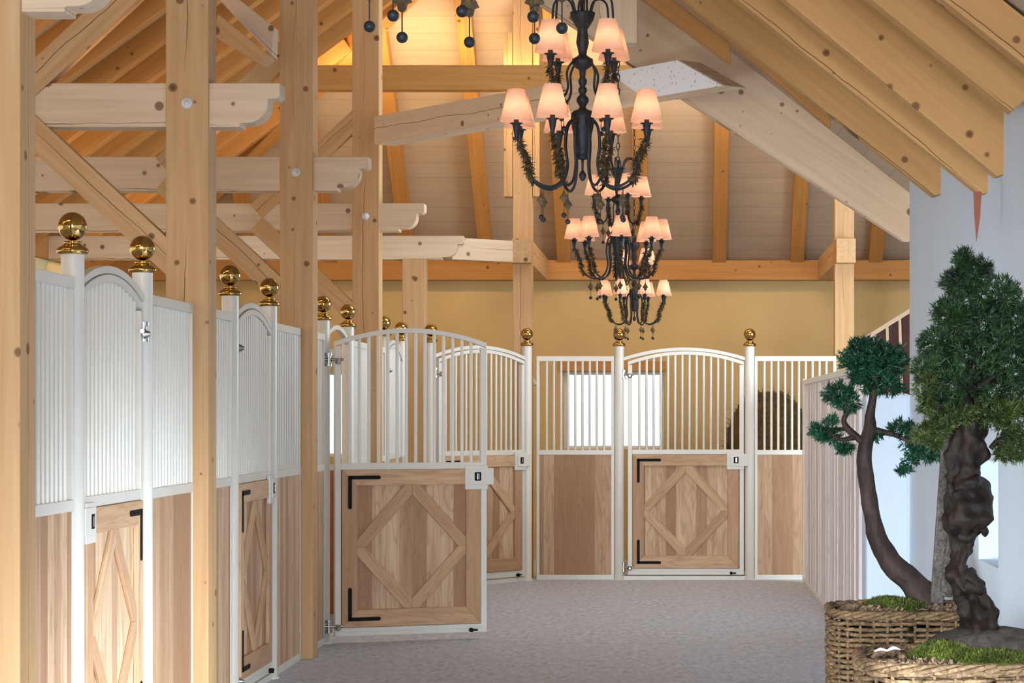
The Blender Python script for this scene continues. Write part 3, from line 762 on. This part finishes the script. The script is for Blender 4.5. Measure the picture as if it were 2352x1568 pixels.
chips(s2, 1.27, 9.95, .67, 900, 'bark_chips', 'pale bark chips filling the front basket', 4)
moss(1.175, 12.2, .72, [(-.05, -.1, .15, .12, .05), (-.1, .02, .12, .1, .05), (.06, 0, .12, .12, .05)], 'green moss cushion at the foot of the slender tree', 5)
moss(1.27, 9.95, .69, [(-.16, -.08, .16, .14, .075), (.0, -.18, .2, .1, .05), (-.05, .03, .14, .12, .085), (.28, -.14, .14, .12, .06), (.3, .05, .12, .12, .06)], 'green moss mounded round the gnarled tree in the front basket', 6)
o = obj('soil_mound', MB().add(*dome(0, 0, .7, .3, .2, .12), True), 'soil'); o.location = (1.30, 9.98, 0); tag(o, 'grey soil mound under the gnarled tree trunk', 'soil', kind='stuff')

def needles(m, c, rad, n, L, seed, count=13, up=.3, wid=.0022):
    rng = random.Random(seed)
    for _ in range(n):
        while True:
            q = Vector((rng.uniform(-1, 1), rng.uniform(-1, 1), rng.uniform(-1, 1)))
            if .3 < q.length < 1: break
        q = q*(.55+.45*rng.random()) if rng.random() < .3 else q.normalized()*rng.uniform(.72, 1.06)
        p = c+Vector((q.x*rad[0], q.y*rad[1], q.z*rad[2]))
        ax = (Vector((q.x, q.y, q.z))+Vector((rng.gauss(0, .4), rng.gauss(0, .4), rng.gauss(0, .4)+up))).normalized()
        for k in range(count):
            d = (ax+Vector((rng.gauss(0, .55), rng.gauss(0, .55), rng.gauss(0, .55)))).normalized(); l = L*rng.uniform(.6, 1.15)
            w = d.cross(Vector((rng.gauss(0, 1), rng.gauss(0, 1), rng.gauss(0, 1)))).normalized()*wid
            st = p-ax*L*.5*rng.random(); md = st+d*l*.5
            m.add([st-w*.5, st+w*.5, md+w, st+d*l, md-w], [(0, 1, 2, 3, 4)])
def P3(x, y, D, r): return P(x, y, D), r*D/F
# slender tree
D1 = 12.15
t1 = empty('bonsai_tree', P(2115, 1372, D1), 0, 'slender leaning bonsai tree with tufted crown in the back basket', 'tree'); o1 = t1.location.copy()
pts = [(2140, 1385, 44), (2118, 1362, 36), (2085, 1330, 30), (2045, 1290, 25), (2015, 1235, 22), (2000, 1170, 19), (1992, 1110, 18), (1984, 1060, 17), (1990, 1015, 16), (1999, 985, 15), (1998, 955, 11), (2004, 920, 9), (2010, 880, 9), (2010, 830, 5)]
PP = smooth_path([P(x, y, D1) for x, y, r in pts], 4); rr = []
for i in range(len(pts)-1): rr += [(pts[i][2]+(pts[i+1][2]-pts[i][2])*k/4)*D1/F for k in range(4)]
rr.append(pts[-1][2]*D1/F)
obj('trunk', MB().tube([p-o1 for p in PP], rr, 16, .22, 1), 'bark1', t1)
def branch(parent, o, D, pts, mat, dy=0., seed=0):
    q = smooth_path([P(x, y, D+dy*i/len(pts))-o for i, (x, y, r) in enumerate(pts)], 4); rr = []
    for i in range(len(pts)-1): rr += [(pts[i][2]+(pts[i+1][2]-pts[i][2])*k/4)*D/F for k in range(4)]
    rr.append(pts[-1][2]*D/F); obj('branch', MB().tube(q, rr, 8, .2, seed), mat, parent)
branch(t1, o1, D1, [(1985, 1018, 9), (1965, 1000, 8), (1948, 985, 8), (1938, 965, 6), (1948, 940, 5), (1940, 915, 3)], 'bark1')
branch(t1, o1, D1, [(1968, 1002, 7), (1930, 1010, 4), (1905, 990, 3)], 'bark1', -.1)
branch(t1, o1, D1, [(1945, 985, 5), (1920, 985, 4), (1890, 985, 3)], 'bark1', .1)
branch(t1, o1, D1, [(1995, 985, 9), (2030, 992, 7), (2060, 1000, 5), (2100, 1020, 4)], 'bark1')
branch(t1, o1, D1, [(2008, 900, 6), (2040, 870, 4), (2070, 850, 3)], 'bark1')
def cluster(m, x, y, rx, ry, D, n, L, seed, dy=0., dep=None, **kw):
    c = P(x, y, D+dy); k = D/F; needles(m, c, (rx*k, (dep or rx*.8)*k, ry*k), n, L, seed, **kw)
m = MB()
for i, (x, y, rx, ry, n) in enumerate([(2000, 820, 70, 38, 300), (1975, 835, 45, 30, 120), (2045, 830, 42, 40, 140), (2000, 870, 50, 30, 130), (2040, 885, 40, 25, 80), (1925, 905, 34, 28, 110), (1950, 925, 28, 26, 60), (1885, 990, 26, 20, 70), (1905, 1000, 26, 18, 50), (1940, 1028, 22, 12, 45), (1910, 965, 16, 10, 20), (2075, 985, 34, 22, 80), (2105, 1015, 36, 28, 90), (2130, 1040, 34, 24, 80), (2078, 1080, 20, 8, 22), (2090, 1055, 22, 16, 36), (2015, 1000, 16, 12, 20), (1990, 790, 40, 20, 70)]):
    cluster(m, x, y, rx, ry, D1, n, .034, i, wid=.0026)
m.v = [tuple(Vector(v)-o1) for v in m.v]
obj('foliage', m, 'leaf1', t1)
# gnarled tree
D2 = 9.95
t2 = empty('bonsai_tree', P(2262, 1470, D2), 0, 'thick gnarled dark pine bonsai with dense crown in the front basket', 'tree'); o2 = t2.location.copy()
pts = [(2262, 1480, 52), (2258, 1440, 40), (2250, 1405, 38), (2238, 1370, 30), (2222, 1345, 34), (2200, 1315, 26), (2200, 1285, 20), (2208, 1250, 24), (2212, 1215, 38), (2220, 1180, 50), (2224, 1150, 54), (2222, 1120, 48), (2212, 1096, 32), (2216, 1070, 40), (2222, 1030, 42), (2224, 990, 40), (2216, 950, 32), (2225, 900, 20), (2240, 820, 14), (2235, 720, 9)]
PP = smooth_path([P(x, y, D2) for x, y, r in pts], 10); rr = []
for i in range(len(pts)-1): rr += [(pts[i][2]+(pts[i+1][2]-pts[i][2])*k/10)*D2/F for k in range(10)]
rr.append(pts[-1][2]*D2/F)
m = MB().tube([p-o2 for p in PP], rr, 30, .75, 7)
obj('trunk', m, 'bark2', t2)
for i, q in enumerate([[(2235, 1180, 12), (2252, 1205, 10), (2262, 1222, 9), (2258, 1230, 5)], [(2180, 1110, 8), (2195, 1150, 12), (2215, 1190, 10), (2245, 1215, 9)], [(2215, 1340, 16), (2245, 1350, 18), (2258, 1362, 10)], [(2200, 1230, 9), (2225, 1235, 12), (2240, 1225, 7)],
    [(2275, 1030, 6), (2300, 1010, 8), (2330, 1040, 6)], [(2200, 960, 12), (2160, 930, 8), (2120, 900, 6)], [(2235, 900, 12), (2290, 860, 8), (2340, 840, 5)], [(2320, 960, 8), (2300, 1010, 6), (2290, 1050, 4)]]): branch(t2, o2, D2-.04, q, 'bark2', 0, i)
A = MB(); B = MB()
for i, (x, y, rx, ry, n) in enumerate([(2215, 598, 24, 26, 80), (2250, 615, 30, 22, 80), (2210, 650, 50, 34, 190), (2290, 680, 60, 46, 240), (2185, 720, 45, 40, 190), (2250, 740, 70, 50, 280), (2330, 740, 50, 55, 220), (2160, 790, 50, 40, 200), (2235, 820, 80, 52, 320), (2320, 830, 60, 60, 260), (2140, 850, 44, 40, 170), (2200, 890, 70, 44, 260), (2290, 900, 70, 50, 250), (2375, 850, 60, 120, 260), (2150, 925, 40, 34, 90), (2390, 720, 50, 80, 140)]):
    cluster(A, x, y, rx, ry, D2, n, .034, 100+i, dep=rx*.9, wid=.0021)
for i, (x, y, rx, ry, n) in enumerate([(2195, 955, 60, 22, 130), (2280, 945, 62, 34, 190), (2330, 960, 50, 50, 160), (2150, 985, 36, 22, 80), (2120, 1000, 28, 20, 50), (2340, 1020, 44, 34, 110), (2320, 1045, 40, 14, 50), (2130, 900, 30, 50, 70), (2150, 1020, 16, 14, 24)]):
    cluster(B, x, y, rx, ry, D2-.05, n, .034, 200+i, wid=.0021)
for mm, mt in ((A, 'leaf2'), (B, 'leaf3')):
    mm.v = [tuple(Vector(v)-o2) for v in mm.v]; o = obj('foliage', mm, mt, t2)
    if mt == 'leaf3': o['label'] = 'yellowish green lower needles'
st = beam('tree_stake', P(2152, 1385, D2+.14), P(2182, 955, D2+.14), .055, .04, 'stake'); tag(st, 'weathered grey board staking the gnarled tree', 'stake')
st = beam('tree_stake', P(2172, 1370, D2+.1), P(2205, 1100, D2+.1), .05, .035, 'stake'); tag(st, 'second weathered slat close against the gnarled trunk', 'stake')

pm = MB(); pm.tube([(-.055, 0, -.008), (-.03, .012, .0), (-.005, .0, -.006), (.02, .01, .006), (.05, .02, -.004)], [.008, .02, .013, .022, .006], 7, .35, 3, flat=.3)
o = obj('paper_scrap', pm, 'plate'); o.location = P(2040, 1490, 9.72); tag(o, 'crumpled white scrap lying on the bark chips of the front basket', 'paper')
# ------------------------------------------------------------------ light
def area(name, loc, rot, sx, sy, energy, col):
    l = bpy.data.lights.new(name, 'AREA'); l.shape = 'RECTANGLE'; l.size = sx; l.size_y = sy; l.energy = energy; l.color = col
    o = bpy.data.objects.new(name, l); C.objects.link(o); o.location = loc; o.rotation_euler = rot; return o
DAY = (.90, .96, 1.0)
dl = area('doorway_daylight', (1.78, 7.8, .8), (0, 0, 0), 1.6, 1.1, 125, (.84, .94, 1))
dl.rotation_euler = (Vector((-2.6, 11.9, -.95))-dl.location).to_track_quat('-Z', 'Z').to_euler(); dl.data.spread = math.radians(54)
ll = area('right_wall_fill', (-2.3, 5.6, .7), (0, 0, 0), 1.6, 1.1, 70, (.86, .95, 1))
ll.rotation_euler = (Vector((1.5, 15.5, .3))-ll.location).to_track_quat('-Z', 'Z').to_euler(); ll.data.spread = math.radians(50)           # fill lamp added to brighten the lower right wall, no door there
area('gate_daylight', (-1.0, -11, 3.2), (-PI/2, 0, PI), 12, 6, 2600, (.92, .96, 1.0))      # daylight outside the hall gate behind the camera
area('far_side_fill', (4.1, 20.5, 2.6), (0, PI/2, 0), 2.2, 4.5, 380, (.8, .92, 1))  # added fill lamp in front of a solid wall, no window
area('far_roof_fill', (1.2, 20.6, 6.4), (.35, .1, 0), 4.5, 3.5, 190, (.82, .93, 1))  # added fill lamp under the closed roof, lifts the far bay
area('left_stall_fill', (-6.3, 16, 2.2), (0, -PI/2, 0), 1.2, 14, 70, (.8, .92, 1))  # added fill lamp along the solid left wall, behind the stalls
w = bpy.data.worlds.new('World'); bpy.context.scene.world = w; w.use_nodes = True
bg = w.node_tree.nodes['Background']; bg.inputs[0].default_value = (.86, .93, 1, 1); bg.inputs[1].default_value = 1.2

sun = bpy.data.lights.new('sun', 'SUN'); sun.energy = 11; sun.angle = .01; so = bpy.data.objects.new('sun', sun); C.objects.link(so)
so.rotation_euler = Vector((.62, .45, -.64)).to_track_quat('-Z', 'Y').to_euler()
# ------------------------------------------------------------------ camera
cam = bpy.data.cameras.new('Camera'); co = bpy.data.objects.new('Camera', cam); C.objects.link(co)
co.location = (0, 0, CH); co.rotation_euler = (PI/2, 0, 0)
cam.sensor_fit = 'HORIZONTAL'; cam.sensor_width = 36; cam.lens = 36*F/2352
cam.shift_x = (1176-PX)/2352; cam.shift_y = (PY-784)/2352; cam.clip_start = .1; cam.clip_end = 400
sc = bpy.context.scene; sc.camera = co
sc.view_settings.view_transform = 'Standard'; sc.view_settings.look = 'None'; sc.view_settings.gamma = 1; sc.view_settings.use_curve_mapping = False
sc.view_settings.exposure = -0.06
sc.cycles.max_bounces = 6; sc.cycles.use_adaptive_sampling = True; sc.cycles.adaptive_threshold = .03
